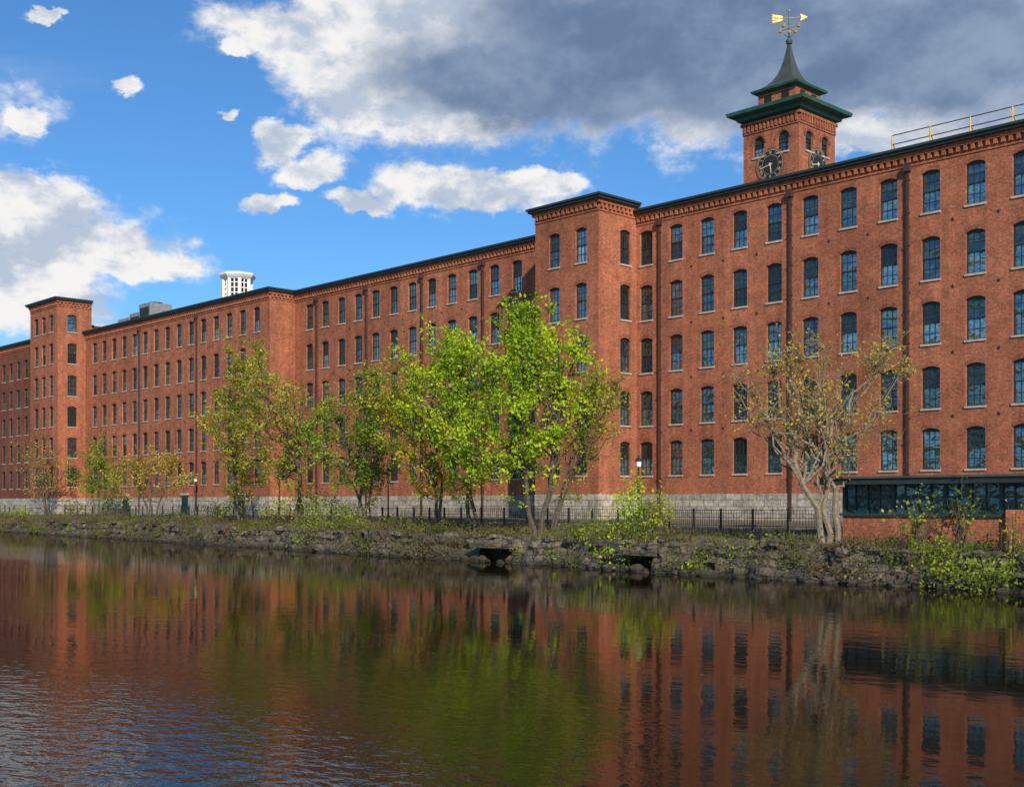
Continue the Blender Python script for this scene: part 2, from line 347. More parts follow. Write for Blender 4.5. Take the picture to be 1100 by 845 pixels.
for z in (ROOF+.75,ROOF+1.33): R.tube((xs[0],yr,z),(xs[-1],yr,z),.035,.035,M_pipe,5)
R.obj('roof_railing')
H=MB()
for x0,x1,y0,z in ((-150.5,-147.5,71.5,2.0),(-147.2,-144.2,71.5,2.4),(-143.9,-140.9,71.2,3.2)):
    H.box(x0,x1,y0,y0+3,ROOF-.2,ROOF+z,M_hvac); H.box(x0+.3,x1-.3,y0-.05,y0-.003,ROOF+.3,ROOF+z-.5,M_black)
    H.lathe((x0+x1)/2,y0+1.5,[(.9,ROOF+z),(.9,ROOF+z+.25)],12,M_black)
H.obj('rooftop_air_handler')
cu=empty('white_cupola'); C=MB(); cx,cy=-124.8,74.2
o8=math.pi/8
C.lathe(cx,cy,[(1.75,ROOF-.2),(1.75,ROOF+1.3),(1.95,ROOF+1.35),(1.95,ROOF+1.55),(1.55,ROOF+1.56)],8,M_white,o8)
C.lathe(cx,cy,[(1.35,ROOF+1.5),(1.35,ROOF+4.2)],8,M_black,o8)
for k in range(8):
    t=2*math.pi*k/8+o8; x=cx+1.6*math.cos(t); y=cy+1.6*math.sin(t)
    C.tube((x,y,ROOF+1.5),(x,y,ROOF+4.2),.22,.22,M_white,6)
    t2=2*math.pi*(k+1)/8+o8; a=Vector((x,y,0)); b=Vector((cx+1.6*math.cos(t2),cy+1.6*math.sin(t2),0))
    p=a.lerp(b,.5); C.tube((p.x,p.y,ROOF+1.5),(p.x,p.y,ROOF+4.2),.08,.08,M_white,5)
    for zz in (1.9,2.5,3.1,3.7): C.tube((a.x,a.y,ROOF+zz),(b.x,b.y,ROOF+zz),.07,.07,M_white,4)
C.lathe(cx,cy,[(1.7,ROOF+4.1),(2.0,ROOF+4.35),(2.2,ROOF+4.6),(2.2,ROOF+4.85),(1.2,ROOF+5.05),(.3,ROOF+5.15)],8,M_white,o8)
C.obj('lantern',cu)
# ------------------------------------------------------------ clock tower
ct=empty('clock_tower'); W=MB();G=MB();C=MB()
tx0,tx1,ty0,ty1=-52.4,-47.6,74.0,78.8; zb=ROOF-.6; ze=A+29.0
rr=[(A+26.25,1.45)]
for fr,L in ((Fr((tx0,ty0,0),X_,NF),4.8),(Fr((tx1,ty0,0),Y_,NR),4.8),(Fr((tx1,ty1,0),(-1,0,0),(0,1,0)),4.8),(Fr((tx0,ty1,0),(0,-1,0),NL),4.8)):
    wall(W,G,fr,L,zb,ze-.3,[1.35,3.45],rr,w=.95,rise=.47,style=1,nseg=12)
    for c in (1.35,3.45):
        for k in range(10):
            a0=math.pi*k/10; a1=math.pi*(k+1)/10; zc=A+26.25+.725-.47
            C.face([fr.p(c+math.cos(a0)*.55,zc+math.sin(a0)*.55,.05),fr.p(c+math.cos(a1)*.55,zc+math.sin(a1)*.55,.05),fr.p(c+math.cos(a1)*.72,zc+math.sin(a1)*.72,.05),fr.p(c+math.cos(a0)*.72,zc+math.sin(a0)*.72,.05)],M_arch)
    fbox(C,fr,-.05,L+.05,A+27.35,A+27.5,.003,.07,M_brick)
    for i in range(14):
        u=(i+.5)*L/14
        fbox(C,fr,u-.09,u+.09,A+27.503,A+28.0,.003,.14,M_brick)
    fbox(C,fr,-.16,L+.16,A+28.003,A+28.2,.003,.17,M_brick)
    cz=A+24.75; uc=2.4
    def disc(r,d,mat,r2=0,n=40):
        for k in range(n):
            a0=2*math.pi*k/n;a1=2*math.pi*(k+1)/n
            pts=[fr.p(uc+math.sin(a0)*r,cz+math.cos(a0)*r,d),fr.p(uc+math.sin(a1)*r,cz+math.cos(a1)*r,d)]
            if r2: pts+=[fr.p(uc+math.sin(a1)*r2,cz+math.cos(a1)*r2,d),fr.p(uc+math.sin(a0)*r2,cz+math.cos(a0)*r2,d)]
            else: pts+=[fr.p(uc,cz,d)]
            C.face(pts,mat)
    disc(1.14,.05,M_clock); disc(1.26,.06,M_arch,1.12); disc(1.08,.065,M_cream,1.055); disc(.70,.065,M_cream,.685); disc(.12,.1,M_cream)
    def stroke(ang,r0,r1,w,d,off=0,mat=M_cream,skew=0):
        s,c=math.sin(ang),math.cos(ang)
        def q(r,o): return fr.p(uc+s*r+c*o,cz+c*r-s*o,d)
        C.face([q(r0,off-skew-w/2),q(r0,off-skew+w/2),q(r1,off+skew+w/2),q(r1,off+skew-w/2)],mat)
    num={12:'XII',1:'I',2:'II',3:'III',4:'IIII',5:'V',6:'VI',7:'VII',8:'VIII',9:'IX',10:'X',11:'XI'}
    wd={'I':.055,'V':.13,'X':.13}
    for h,s in num.items():
        tot=sum(wd[c] for c in s); x=-tot/2
        for ch in s:
            w=wd[ch]; m_=x+w/2
            if ch=='I': stroke(h*math.pi/6,.77,.98,.024,.07,m_)
            elif ch=='V': stroke(h*math.pi/6,.77,.98,.024,.07,m_-.03,skew=-.03); stroke(h*math.pi/6,.77,.98,.014,.072,m_+.03,skew=.03)
            else: stroke(h*math.pi/6,.77,.98,.024,.07,m_,skew=-.05); stroke(h*math.pi/6,.77,.98,.014,.072,m_,skew=.05)
            x+=w
    stroke(math.radians(172),-.15,.62,.09,.09); stroke(math.radians(258),-.2,.92,.06,.095)
def sq(C,h0,z0,h1,z1,mat):
    mx,my=-50.0,76.4
    a=[(mx-h0,my-h0,z0),(mx+h0,my-h0,z0),(mx+h0,my+h0,z0),(mx-h0,my+h0,z0)]
    b=[(mx-h1,my-h1,z1),(mx+h1,my-h1,z1),(mx+h1,my+h1,z1),(mx-h1,my+h1,z1)]
    for k in range(4): C.face([a[k],a[(k+1)%4],b[(k+1)%4],b[k]],mat)
for h0,z0,h1,z1,m in ((2.4,ze-.75,2.75,ze-.62,M_copper),(2.75,ze-.62,2.8,ze-.4,M_copper),(2.8,ze-.4,3.15,ze-.3,M_copper),(3.15,ze-.3,3.3,ze-.25,M_copper),(3.3,ze-.25,3.35,ze,M_copper),(3.35,ze,1.66,ze+.36,M_copperd),
    (1.62,ze+.3,1.62,ze+1.35,M_brick),(1.62,ze+1.35,1.75,ze+1.4,M_copper),(1.75,ze+1.4,2.0,ze+1.5,M_copper),(2.0,ze+1.5,2.05,ze+1.65,M_copper)): sq(C,h0,z0,h1,z1,m)
prof=[(2.05,0),(1.55,.22),(1.16,.5),(.86,.85),(.62,1.3),(.45,1.8),(.32,2.3),(.22,2.8),(.14,3.25),(.09,3.6)]
for i in range(len(prof)-1): sq(C,prof[i][0],ze+1.65+prof[i][1],prof[i+1][0],ze+1.65+prof[i+1][1],M_copperd)
for s in (-1,1):
    C.box(-50+s*.75-.3,-50+s*.75+.3,74.74,74.777,ze+.55,ze+1.2,M_dark); C.box(-48.377,-48.34,76.4+s*.75-.3,76.4+s*.75+.3,ze+.55,ze+1.2,M_dark)
W.obj('tower_walls',ct);G.obj('tower_windows',ct);C.obj('clock_faces_and_roof',ct)
V=MB(); zt=ze+5.1; mx,my=-50.,76.4; VZ=2.05
V.tube((mx,my,zt-.1),(mx,my,zt+2.6),.07,.04,M_copperd,6)
V.lathe(mx,my,[(.02,zt+.0),(.2,zt+.12),(.26,zt+.28),(.2,zt+.44),(.03,zt+.56)],10,M_copperd)
V.lathe(mx,my,[(.02,zt+.85),(.12,zt+.93),(.12,zt+1.07),(.02,zt+1.15)],8,M_gold)
for d in ((1,0),(0,1)):
    V.tube((mx-d[0]*.75,my-d[1]*.75,zt+1.3),(mx+d[0]*.75,my+d[1]*.75,zt+1.3),.035,.035,M_gold,5)
    for s in (-1,1): V.box(mx+s*d[0]*.8-.1,mx+s*d[0]*.8+.1,my+s*d[1]*.8-.1,my+s*d[1]*.8+.1,zt+1.18,zt+1.42,M_gold)
for a in range(4):
    t=a*math.pi/2+.6; V.tube((mx,my,zt+.55),(mx+math.cos(t)*.4,my+math.sin(t)*.4,zt+.9),.025,.02,M_copperd,4)
w=Vector((.80,.6,0)).normalized()
def wv(a,z): return Vector((mx,my,zt+VZ+z))+w*a
V.tube(wv(-1.1,0),wv(1.05,0),.05,.05,M_gold,5)
def plate(pts): 
    nrm=Vector((-w.y,w.x,0))*.03
    f=[wv(*p)+nrm for p in pts]; b=[wv(*p)-nrm for p in pts]; V.face(f,M_gold); V.face(b[::-1],M_gold)
    for i in range(len(pts)):
        j=(i+1)%len(pts); V.face([f[i],b[i],b[j],f[j]],M_gold)
plate([(.8,-.26),(1.35,0),(.8,.26),(.92,0)])
for o in (-.2,0,.2): plate([(-1.3,o-.08+o*.3),(-.55,o*.55-.07),(-.45,o*.5),(-.55,o*.55+.08),(-1.3,o+.09+o*.3),(-1.15,o+o*.3)])
V.lathe(mx,my,[(.02,zt+2.5),(.09,zt+2.58),(.02,zt+2.72)],8,M_gold)
V.obj('weathervane',ct)
# ------------------------------------------------------------ terrain
EX=[-1500,-300,-220,-152,-90.6,-55.7,-20,60,1500]; EY=[70,64,61,57.5,52.6,49.4,47.2,45,40]
def edge(x): return float(np.interp(x,EX,EY))+.35*math.sin(x*.21)*math.exp(-(x/250)**2)+.2*math.sin(x*.53+1)*math.exp(-(x/250)**2)
SP=[0,1.9,2.0,6,14]; SZ=[-2,-2,1.45,2.05,2.35]
def terr(x,y): return float(np.interp(y-edge(x),SP,SZ))
xs=list(np.linspace(-1500,-240,20))+list(np.arange(-236,40,2.0))+list(np.linspace(44,1500,20))
T=MB(); rows_s=[1.9,2.0,4.0,6,7.5,10.5,14,30]
G2=[]
for x in xs:
    e=edge(x); col=[(-1500,1.9),(-60,1.9),(-4,1.7),(.4,1.5),(.5,-2),(e+.5,-2)]
    pts=[(x,y,z) for y,z in col]+[(x,e+s,float(np.interp(s,SP,SZ))+ (0.08*mn.noise(Vector((x*.4,s,0))) if 2.0<s<6 else 0)) for s in rows_s]+[(x,140,2.35),(x,1500,2.35)]
    G2.append(pts)
nr=len(G2[0]); T.v=[p for c in G2 for p in c]
for i in range(len(G2)-1):
    for j in range(nr-1):
        T.f.append((i*nr+j,(i+1)*nr+j,(i+1)*nr+j+1,i*nr+j+1)); T.m.append(T.mi(M_ground)); T.var.append(0.)
T.obj('ground')
Pa=MB()
for i in range(len(xs)-1):
    if xs[i]<-236 or xs[i]>-34: continue
    q=[]
    for x,s in ((xs[i],7.5),(xs[i+1],7.5),(xs[i+1],10.5),(xs[i],10.5)): q.append((x,edge(x)+s,float(np.interp(s,SP,SZ))+.012))
    Pa.face(q,M_path)
Pa.obj('path')
Wt=MB(); Wt.face([(-1500,.3,0),(1500,.3,0),(1500,75,0),(-1500,75,0)],M_water); Wt.obj('river_water')
S=MB(); step=.24; nx=int(290/step); zr=[-1.2,-.3,.0,.2,.42,.62,.84,1.04,1.26,1.46,1.60]
hol=[(PY(537,50)[0],1.5),(PY(693,48.5)[0],1.1)]
cols=[]
random.seed(3)
def stone_off(x,z):
    r=int((z+2)/.42); off=(r%2)*.43+ r*.31
    c=int((x+400+off)/.85)
    h=math.sin(r*12.9898+c*78.233)*43758.5453; return (h-math.floor(h))
for i in range(nx+1):
    x=-230+i*step; e=edge(x); c=[]
    ruin=max(0,min(1,mn.noise(Vector((x*.05,2,4)))*2.5+.35))
    top=.2*mn.noise(Vector((x*.5,3,0)))+ .35*mn.noise(Vector((x*.11,9,0)))
    for k,z in enumerate(zr):
        f=max(0,z/1.6); zz=z+top*f
        y=e+(.35+.9*ruin)*f - .34*stone_off(x,z) + .22*mn.noise(Vector((x*1.7,z*2.5,1)))+.45*mn.noise(Vector((x*.35,z*.6,5)))
        c.append((x,y,zz))
    c.append((x,e+1.7,1.58+top+.14*mn.noise(Vector((x,0,7))))); c.append((x,e+2.4,1.46))
    cols.append(c)
n=len(cols[0]); S.v=[p for c in cols for p in c]
for i in range(nx):
    xm=-230+(i+.5)*step
    for j in range(n-1):
        if any(abs(xm-h)<w for h,w in hol) and 1<=j<=5: continue
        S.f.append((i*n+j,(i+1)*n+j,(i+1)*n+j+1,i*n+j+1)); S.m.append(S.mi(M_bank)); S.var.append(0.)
for h,w in hol:
    S.box(h-w-.3,h+w+.3,edge(h)-.35,edge(h)+.5,.86,1.12,M_bank)
for i in range(420):
    x=random.uniform(-165,-12); e=edge(x); r=random.uniform(.12,.42); zc=random.choice([random.uniform(-.1,.12)]*2+[random.uniform(.9,1.7)]); cxp=Vector((x,e-.3+random.uniform(-.3,.2)+(.8 if zc>.5 else 0),zc))
    b=len(S.v); 
    for a in range(4):
        for k in range(7):
            ph=math.pi*(a+.5)/4; th=2*math.pi*k/7; rr_=r*random.uniform(.75,1.2)
            S.v.append((cxp.x+rr_*1.3*math.sin(ph)*math.cos(th),cxp.y+rr_*math.sin(ph)*math.sin(th),cxp.z+rr_*.75*math.cos(ph)))
    for a in range(3):
        for k in range(7): S.f.append((b+a*7+k,b+(a+1)*7+k,b+(a+1)*7+(k+1)%7,b+a*7+(k+1)%7)); S.m.append(0); S.var.append(0.)
    S.f.append(tuple(b+k for k in range(7))); S.m.append(0); S.var.append(0.)
S.obj('stone_embankment_wall')
Fn=MB(); x=-190.
prev=None
while x<-33.5:
    y=edge(x)+6.9; z=terr(x,y)
    Fn.box(x-.05,x+.05,y-.05,y+.05,z-.1,z+1.2,M_black)
    if prev:
        for h in (.25,.7,1.12): Fn.tube((prev[0],prev[1],prev[2]+h),(x,y,z+h),.022,.022,M_black,4)
        if x>-75:
            for k in range(1,12):
                q=k/12; px_=prev[0]+(x-prev[0])*q; py_=prev[1]+(y-prev[1])*q; pz=prev[2]+(z-prev[2])*q
                Fn.box(px_-.009,px_+.009,py_-.009,py_+.009,pz+.25,pz+1.1,M_black)
    prev=(x,y,z); x+=2.2
Fn.obj('iron_fence')
# pump house
ph=empty('pump_house'); B=MB(); bx0,bx1,by0,by1=-31.1,-6,52.2,60; gz=1.0; zt=A+1.18
B.box(bx0,bx1,by0,by1,gz,A-.62,M_brick)
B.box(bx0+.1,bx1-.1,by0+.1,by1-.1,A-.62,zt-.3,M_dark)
B.box(bx0-.1,bx1+.1,by0-.12,by1+.1,A-.619,A-.5,M_door)
xx=bx0
while xx<bx1:
    B.box(xx,xx+.16,by0-.02,by0+.12,A-.5,zt-.3,M_door)
    if xx+2.6<bx1:
        for s in (.65,1.3,1.95): B.box(xx+s,xx+s+.05,by0+.02,by0+.09,A-.5,zt-.3,M_door)
        B.box(xx+.16,xx+2.5,by0+.022,by0+.088,A+.25,A+.31,M_door)
        B.face([(xx+.16,by0+.098,A-.5),(xx+2.6,by0+.098,A-.5),(xx+2.6,by0+.098,zt-.3),(xx+.16,by0+.098,zt-.3)],M_glass,random.random()*.25)
    xx+=2.6
yy=by0+.3
while yy<by1: B.box(bx0-.02,bx0+.12,yy,yy+.14,A-.5,zt-.3,M_door); yy+=1.6
B.box(bx0-.6,bx1+.3,by0-1.1,by1+.3,zt-.3,zt-.02,M_trim); B.box(bx0-.7,bx1+.4,by0-1.2,by1+.4,zt-.018,zt+.08,M_roof)
B.box(-22.9,-20.6,by0-.25,by0-.003,gz,A-.3,M_brick)
B.obj('pump_house_body',ph)
def lamp(x,y,h=4.2):
    z=terr(x,y); L=MB()
    L.lathe(x,y,[(.16,z),(.16,z+.25),(.08,z+.5),(.055,z+h*.6),(.045,z+h-.5)],8,M_black)
    L.lathe(x,y,[(.05,z+h-.5),(.16,z+h-.45),(.20,z+h-.1)],8,M_white)
    L.lathe(x,y,[(.26,z+h-.1),(.22,z+h),(.05,z+h+.16),(.02,z+h+.3)],8,M_black)
    L.obj('street_lamp')
for px,Y in ((210,66),(686,59.5),(300,62),(417,61),(78,66)): lamp(PY(px,Y)[0],Y)
# ------------------------------------------------------------ vegetation
def leaves_mesh(name,pts,size,mat,parent,up=.3,mats=None):
    n=len(pts); p=np.array(pts); 
    a=np.random.normal(size=(n,3)); a/=np.linalg.norm(a,axis=1)[:,None]
    b=np.random.normal(size=(n,3)); b=np.cross(a,b); b/=np.linalg.norm(b,axis=1)[:,None]
    s=size*np.random.uniform(.55,1.35,(n,1)); w=s*.62
    v=np.stack([p-a*s*.6, p+b*w*.6, p+a*s*.6, p-b*w*.6],1).reshape(-1,3)
    me=bpy.data.meshes.new(name); me.vertices.add(4*n); me.vertices.foreach_set('co',v.ravel())
    me.loops.add(4*n); me.loops.foreach_set('vertex_index',np.arange(4*n,dtype=np.int32))
    me.polygons.add(n); me.polygons.foreach_set('loop_start',np.arange(0,4*n,4,dtype=np.int32)); me.polygons.foreach_set('loop_total',np.full(n,4,dtype=np.int32))
    me.update(calc_edges=True)
    for m in (mats or [mat]): me.materials.append(m)
    if mats:
        ci=np.array([int(min(len(mats)-1,max(0,(mn.noise(Vector((q[0]*.22,q[1]*.22,3)))*1.3+.5)*len(mats)))) for q in p],dtype=np.int32); me.polygons.foreach_set('material_index',ci)
    cl=np.array([mn.noise(Vector(q)*.55) for q in p]) 
    at=me.attributes.new('var','FLOAT','FACE'); at.data.foreach_set('value',np.clip(.5+cl*.7+np.random.normal(0,.2,n),0,1).astype(np.float32))
    o=bpy.data.objects.new(name,me); COL.objects.link(o)
    if parent: o.parent=parent
    return o
def curve(p0,p1,n,bend,jit):
    c=p0.lerp(p1,.5)+bend; out=[]
    for i in range(n+1):
        t=i/n; q=p0*(1-t)**2+c*2*t*(1-t)+p1*t*t
        if 0<i<n: q=q+Vector([random.gauss(0,jit) for _ in range(3)])
        out.append(q)
    return out
def tree(name,basepx,Y,crowns,mat,ntw=200,lpt=30,lsize=.17,seed=1,stems=1,trunk=.2,nlimb=14,bark=None,spread=.30,up=0.6,low=.22,gap=0.0):
    random.seed(seed); np.random.seed(seed); bark=bark or M_bark
    X,D=PY(basepx,Y); base=Vector((X,Y,terr(X,Y)-.15))
    ell=[]
    for (px,py,rx,ry) in crowns:
        c=P(px,py,D); ell.append((c,rx*D/F,ry*D/F))
    vol=[e[1]*e[1]*e[2] for e in ell]
    def rnd(shell=False):
        for _ in range(30):
            c,r,h=random.choices(ell,[v**.7 for v in vol])[0]
            v=Vector([random.gauss(0,1) for _ in range(3)]).normalized()*(random.uniform(.75,1.12) if shell else random.random()**.42)
            q=c+Vector((v.x*r,v.y*r,v.z*h)); q.z=max(q.z,base.z+.6)
            if shell or mn.noise(q*.62+Vector((seed,0,0)))>-gap: break
        return q
    topz=max(e[0].z+e[2] for e in ell); cen=sum((e[0]*v for e,v in zip(ell,vol)),Vector())/sum(vol)
    B=MB(); samples=[]; ends=[]
    def addpath(pts,r0,r1,nn,store):
        for i in range(len(pts)-1):
            a=r0+(r1-r0)*i/(len(pts)-1); b=r0+(r1-r0)*(i+1)/(len(pts)-1)
            B.tube(pts[i],pts[i+1],a,b,bark,nn)
            if store:
                for t in (0,.5): samples.append((pts[i].lerp(pts[i+1],t),a))
    H=topz-base.z; trunks=[]
    for s in range(stems):
        tip=(cen.copy() if stems==1 else random.choice(ell)[0].copy()); tip.z=max(tip.z,base.z+H*.62); tip+=Vector((random.uniform(-.5,.5),random.uniform(-.5,.5),random.uniform(0,H*.15)))
        b=base+Vector((random.uniform(-.15,.15)*stems,random.uniform(-.15,.15)*stems,0))
        pts=curve(b,tip,9,Vector((random.uniform(-.3,.3),random.uniform(-.3,.3),.4)),.12)
        B.tube(pts[0]-Vector((0,0,.3)),pts[0].lerp(pts[1],.3),trunk*1.5,trunk*1.05,bark,7)
        addpath(pts,trunk,trunk*.28,7,True); trunks.append(pts)
    for k in range(nlimb):
        q=rnd(True); tr=random.choice(trunks)
        zt_=base.z+low*H+(q.z-base.z-low*H)*random.uniform(.1,.6); zt_=max(zt_,base.z+low*H*.6)
        s=min(tr,key=lambda p:abs(p.z-zt_)+.25*(p-q).length)
        L=(q-s).length; path=curve(s,q,7,Vector((0,0,-.04*L+random.uniform(-.1,.15)*L)),.035*L)
        addpath(path,trunk*random.uniform(.32,.5),.02,5,True)
        ends+= [path[5],path[6],path[7],path[7]]
    sp=np.array([list(s[0]) for s in samples]); lv=[]
    for k in range(ntw):
        q=rnd()
        if random.random()<.36:
            e=random.choice(ends); q=e+Vector((random.gauss(0,.5),random.gauss(0,.5),random.gauss(.2,.65)))
        d=np.linalg.norm(sp-np.array(q),axis=1)+np.maximum(0,sp[:,2]-q.z)*.6; s=Vector(sp[int(d.argmin())])
        L=(q-s).length
        pts=curve(s,q,4,Vector((random.uniform(-.1,.1)*L,random.uniform(-.1,.1)*L,.02*L)),.03*L)
        addpath(pts,.026,.009,3,False)
        for j in range(3):
            a=pts[random.randint(1,4)]; e=a+Vector([random.gauss(0,.35) for _ in range(3)])+Vector((0,0,up*.4)); B.tube(a,e,.011,.005,bark,3)
            for _ in range(lpt//4): 
                c=a.lerp(e,random.uniform(.3,1.1)); lv.append([c.x+random.gauss(0,spread*.4),c.y+random.gauss(0,spread*.4),c.z+random.gauss(0,spread*.35)])
        for _ in range(lpt-3*(lpt//4)):
            c=q.lerp(pts[2],abs(random.gauss(0,.5))); lv.append([c.x+random.gauss(0,spread),c.y+random.gauss(0,spread),c.z+random.gauss(0,spread*.7)])
    e=empty(name); B.obj('trunk_and_branches',e); leaves_mesh('leaves',lv,lsize,mat,e)
tree('maple_tree',577,52.6,[(575,334,28,30),(545,378,44,38),(602,385,40,40),(535,428,48,42),(604,440,34,40),(515,480,36,36),(575,485,36,40),(608,405,32,30)],LM_lime,ntw=470,lpt=34,lsize=.20,seed=11,stems=3,trunk=.17,nlimb=40,gap=-.04)
tree('maple_tree',503,53.2,[(488,370,32,28),(497,410,44,38),(468,455,40,38),(500,498,34,34),(452,395,28,26)],LM_lime,ntw=330,lpt=32,lsize=.19,seed=12,stems=2,trunk=.15,nlimb=30,gap=-.03)
tree('birch_tree',470,54,[(436,415,34,30),(445,460,38,38),(462,503,30,34),(418,440,28,30)],LM_yel,ntw=220,lpt=26,lsize=.18,seed=13,stems=2,trunk=.13,nlimb=22,gap=-.03)
tree('willow_tree',592,53.5,[(640,425,34,38),(630,465,34,36),(660,408,18,24),(612,505,28,34),(650,450,24,26)],LM_olive,ntw=170,lpt=15,lsize=.16,seed=14,stems=2,trunk=.10,nlimb=22,gap=.0)
tree('elm_tree',390,55.5,[(385,432,44,36),(415,455,36,36),(366,480,40,38),(402,503,34,36),(343,465,26,32)],LM_green,ntw=330,lpt=28,lsize=.19,seed=15,stems=3,trunk=.13,nlimb=28,gap=-.03)
tree('elm_tree',320,56.5,[(264,393,26,28),(283,425,42,36),(325,448,38,38),(290,470,46,40),(322,503,38,36),(254,445,32,36)],LM_olive,ntw=390,lpt=26,lsize=.20,seed=16,stems=3,trunk=.14,nlimb=32,gap=-.03)
tree('poplar_tree',258,57.5,[(250,485,28,38),(262,515,30,28),(275,385,18,24),(238,445,26,32)],LM_yel,ntw=190,lpt=20,lsize=.19,seed=17,stems=2,trunk=.11,nlimb=16)
tree('alder_tree',52,61.5,[(35,490,26,26),(58,500,24,28),(42,515,30,22)],LM_tan,ntw=150,lpt=10,lsize=.17,seed=18,stems=3,trunk=.12,nlimb=18)
tree('poplar_tree',103,61,[(103,490,18,30),(112,515,20,24),(94,510,18,24)],LM_green,ntw=140,lpt=24,lsize=.21,seed=19,stems=2,trunk=.11,nlimb=10)
tree('alder_tree',160,59.5,[(160,500,32,22),(184,515,28,24),(135,515,28,22)],LM_tan,ntw=190,lpt=16,lsize=.19,seed=20,stems=3,trunk=.1,nlimb=16)
tree('river_birch_tree',888,50,[(828,405,40,36),(855,380,36,28),(880,430,48,42),(935,400,42,30),(958,385,26,18),(925,455,48,38),(850,450,44,36),(895,490,40,28),(815,440,26,24)],LM_tan,ntw=430,lpt=8,lsize=.13,seed=21,stems=3,trunk=.17,nlimb=40,bark=M_barkl,low=.12)
def shrub(name,px,py,rx,ry,Y,mat,n=900,seed=1,lsize=.17,stems=14):
    random.seed(seed); np.random.seed(seed); X,D=PY(px,Y); c=P(px,py,D); r=rx*D/F; h=ry*D/F; lv=[]; B=MB()
    base=Vector((X,Y,min(terr(X,Y),c.z-h*.5)))
    for s in range(stems):
        v=Vector([random.gauss(0,1) for _ in range(3)]).normalized()*random.uniform(.4,1.1); q=c+Vector((v.x*r,v.y*r*.8,v.z*h))
        pts=curve(base+Vector((random.uniform(-.3,.3)*r,random.uniform(-.3,.3)*r,0)),q,5,Vector((0,0,.2*h)),.05)
        for i in range(5): B.tube(pts[i],pts[i+1],.03-.004*i,.026-.004*i,M_bark,3)
        for _ in range(n//stems):
            a=pts[random.randint(2,5)].lerp(q,random.random()); lv.append([a.x+random.gauss(0,r*.2),a.y+random.gauss(0,r*.2),a.z+random.gauss(0,h*.18)])
    e=empty(name); B.obj('stems',e)
    if n: leaves_mesh('leaves',lv,lsize,mat,e)
sh=[(685,548,32,36,50.5,LM_lime,1100),(668,585,44,20,49.6,LM_lime,1200),(650,565,30,16,50.3,LM_green,700),(705,548,20,24,51,LM_olive,500),(1055,610,40,16,47.6,LM_green,800),(1010,590,26,16,48.2,LM_green,350),(965,600,18,12,48.5,LM_weed,350),
 (345,545,32,22,55.5,LM_green,1200),(375,560,34,18,53.5,LM_green,1200),(300,548,30,14,56,LM_olive,800),(240,545,30,14,57,LM_weed,900),(430,565,30,14,52.5,LM_weed,800),(480,567,26,12,52,LM_weed,600),(545,575,26,10,51.5,LM_dry,500),(410,585,34,12,51,LM_weed,700),(340,575,34,12,52.5,LM_olive,600),(280,568,34,12,53.5,LM_weed,700),(460,590,26,10,50.5,LM_dry,500),(600,590,24,10,50,LM_weed,450),
 (190,555,28,10,57,LM_weed,600),(130,550,26,10,58.5,LM_weed,500),(80,545,22,9,61,LM_weed,450),(20,550,28,8,61,LM_lime,500),(620,570,22,12,51,LM_weed,500),(760,595,26,12,49,LM_dry,450),(735,610,22,12,48.2,LM_weed,400),(820,600,24,10,48.8,LM_weed,400),(900,610,26,10,48,LM_dry,400),(1085,560,20,28,48.5,LM_tan,140),(985,545,26,30,50,LM_green,200),(1030,540,26,28,51,LM_green,140)]
for i,s in enumerate(sh): shrub('riverside_shrub',*s,seed=40+i,lsize=.15,stems=20)
random.seed(5); np.random.seed(5); lv=[]; tw=MB()
for i in range(520):
    x=random.uniform(-188,-8); dens=mn.noise(Vector((x*.09,7,0)))
    if dens<-.12 and random.random()<.7: continue
    s=random.uniform(-.5,2.2); z=float(np.interp(s,[-.4,.8,3],[.3,1.5,1.6]))+random.uniform(-.1,.25); r=random.uniform(.3,1.05); h=r*random.uniform(.5,.9)
    for _ in range(int(110*r)):
        v=Vector([random.gauss(0,.5) for _ in range(3)]); lv.append([x+v.x*r*1.2,edge(x)+s+v.y*r*.7,max(.08,z+v.z*h)])
    for _ in range(6):
        tw.tube((x+random.uniform(-.2,.2),edge(x)+s,z-.2),(x+random.gauss(0,r),edge(x)+s+random.gauss(0,r*.5),z+random.uniform(.2,1.6)*r),.018,.006,M_bark,3)
ug=empty('bank_undergrowth')
leaves_mesh('foliage',lv,.13,None,ug,mats=[LM_dry,LM_weed,LM_weed,LM_dry,LM_green]); tw.obj('twigs',ug)
lv=[]
for i in range(1100):
    x=random.uniform(-185,-10); s=random.uniform(.6,6.5); z=float(np.interp(s,[.6,2,6],[1.6,1.5,2.05]))+.03
    if mn.noise(Vector((x*.15,s*.3,2)))<-.05: continue
    for _ in range(16): lv.append([x+random.gauss(0,.35),edge(x)+s+random.gauss(0,.25),z+abs(random.gauss(0,.10))])
leaves_mesh('ground_cover_weeds',lv,.12,None,None,mats=[LM_dry,LM_weed,LM_weed])
g=MB()
for i in range(9000):
    x=random.uniform(-190,-8); s=random.uniform(1.0,6.6); y=edge(x)+s; z=float(np.interp(s,[1,2,6,7],[1.55,1.45,2.05,2.07])); h=random.uniform(.1,.4)
    dx=random.uniform(-.1,.1); g.face([(x-.03,y,z),(x+.03,y+.02,z),(x+dx,y+random.uniform(-.1,.1),z+h)],LM_weed if random.random()<.5 else LM_dry,random.random())
g.obj('grass')
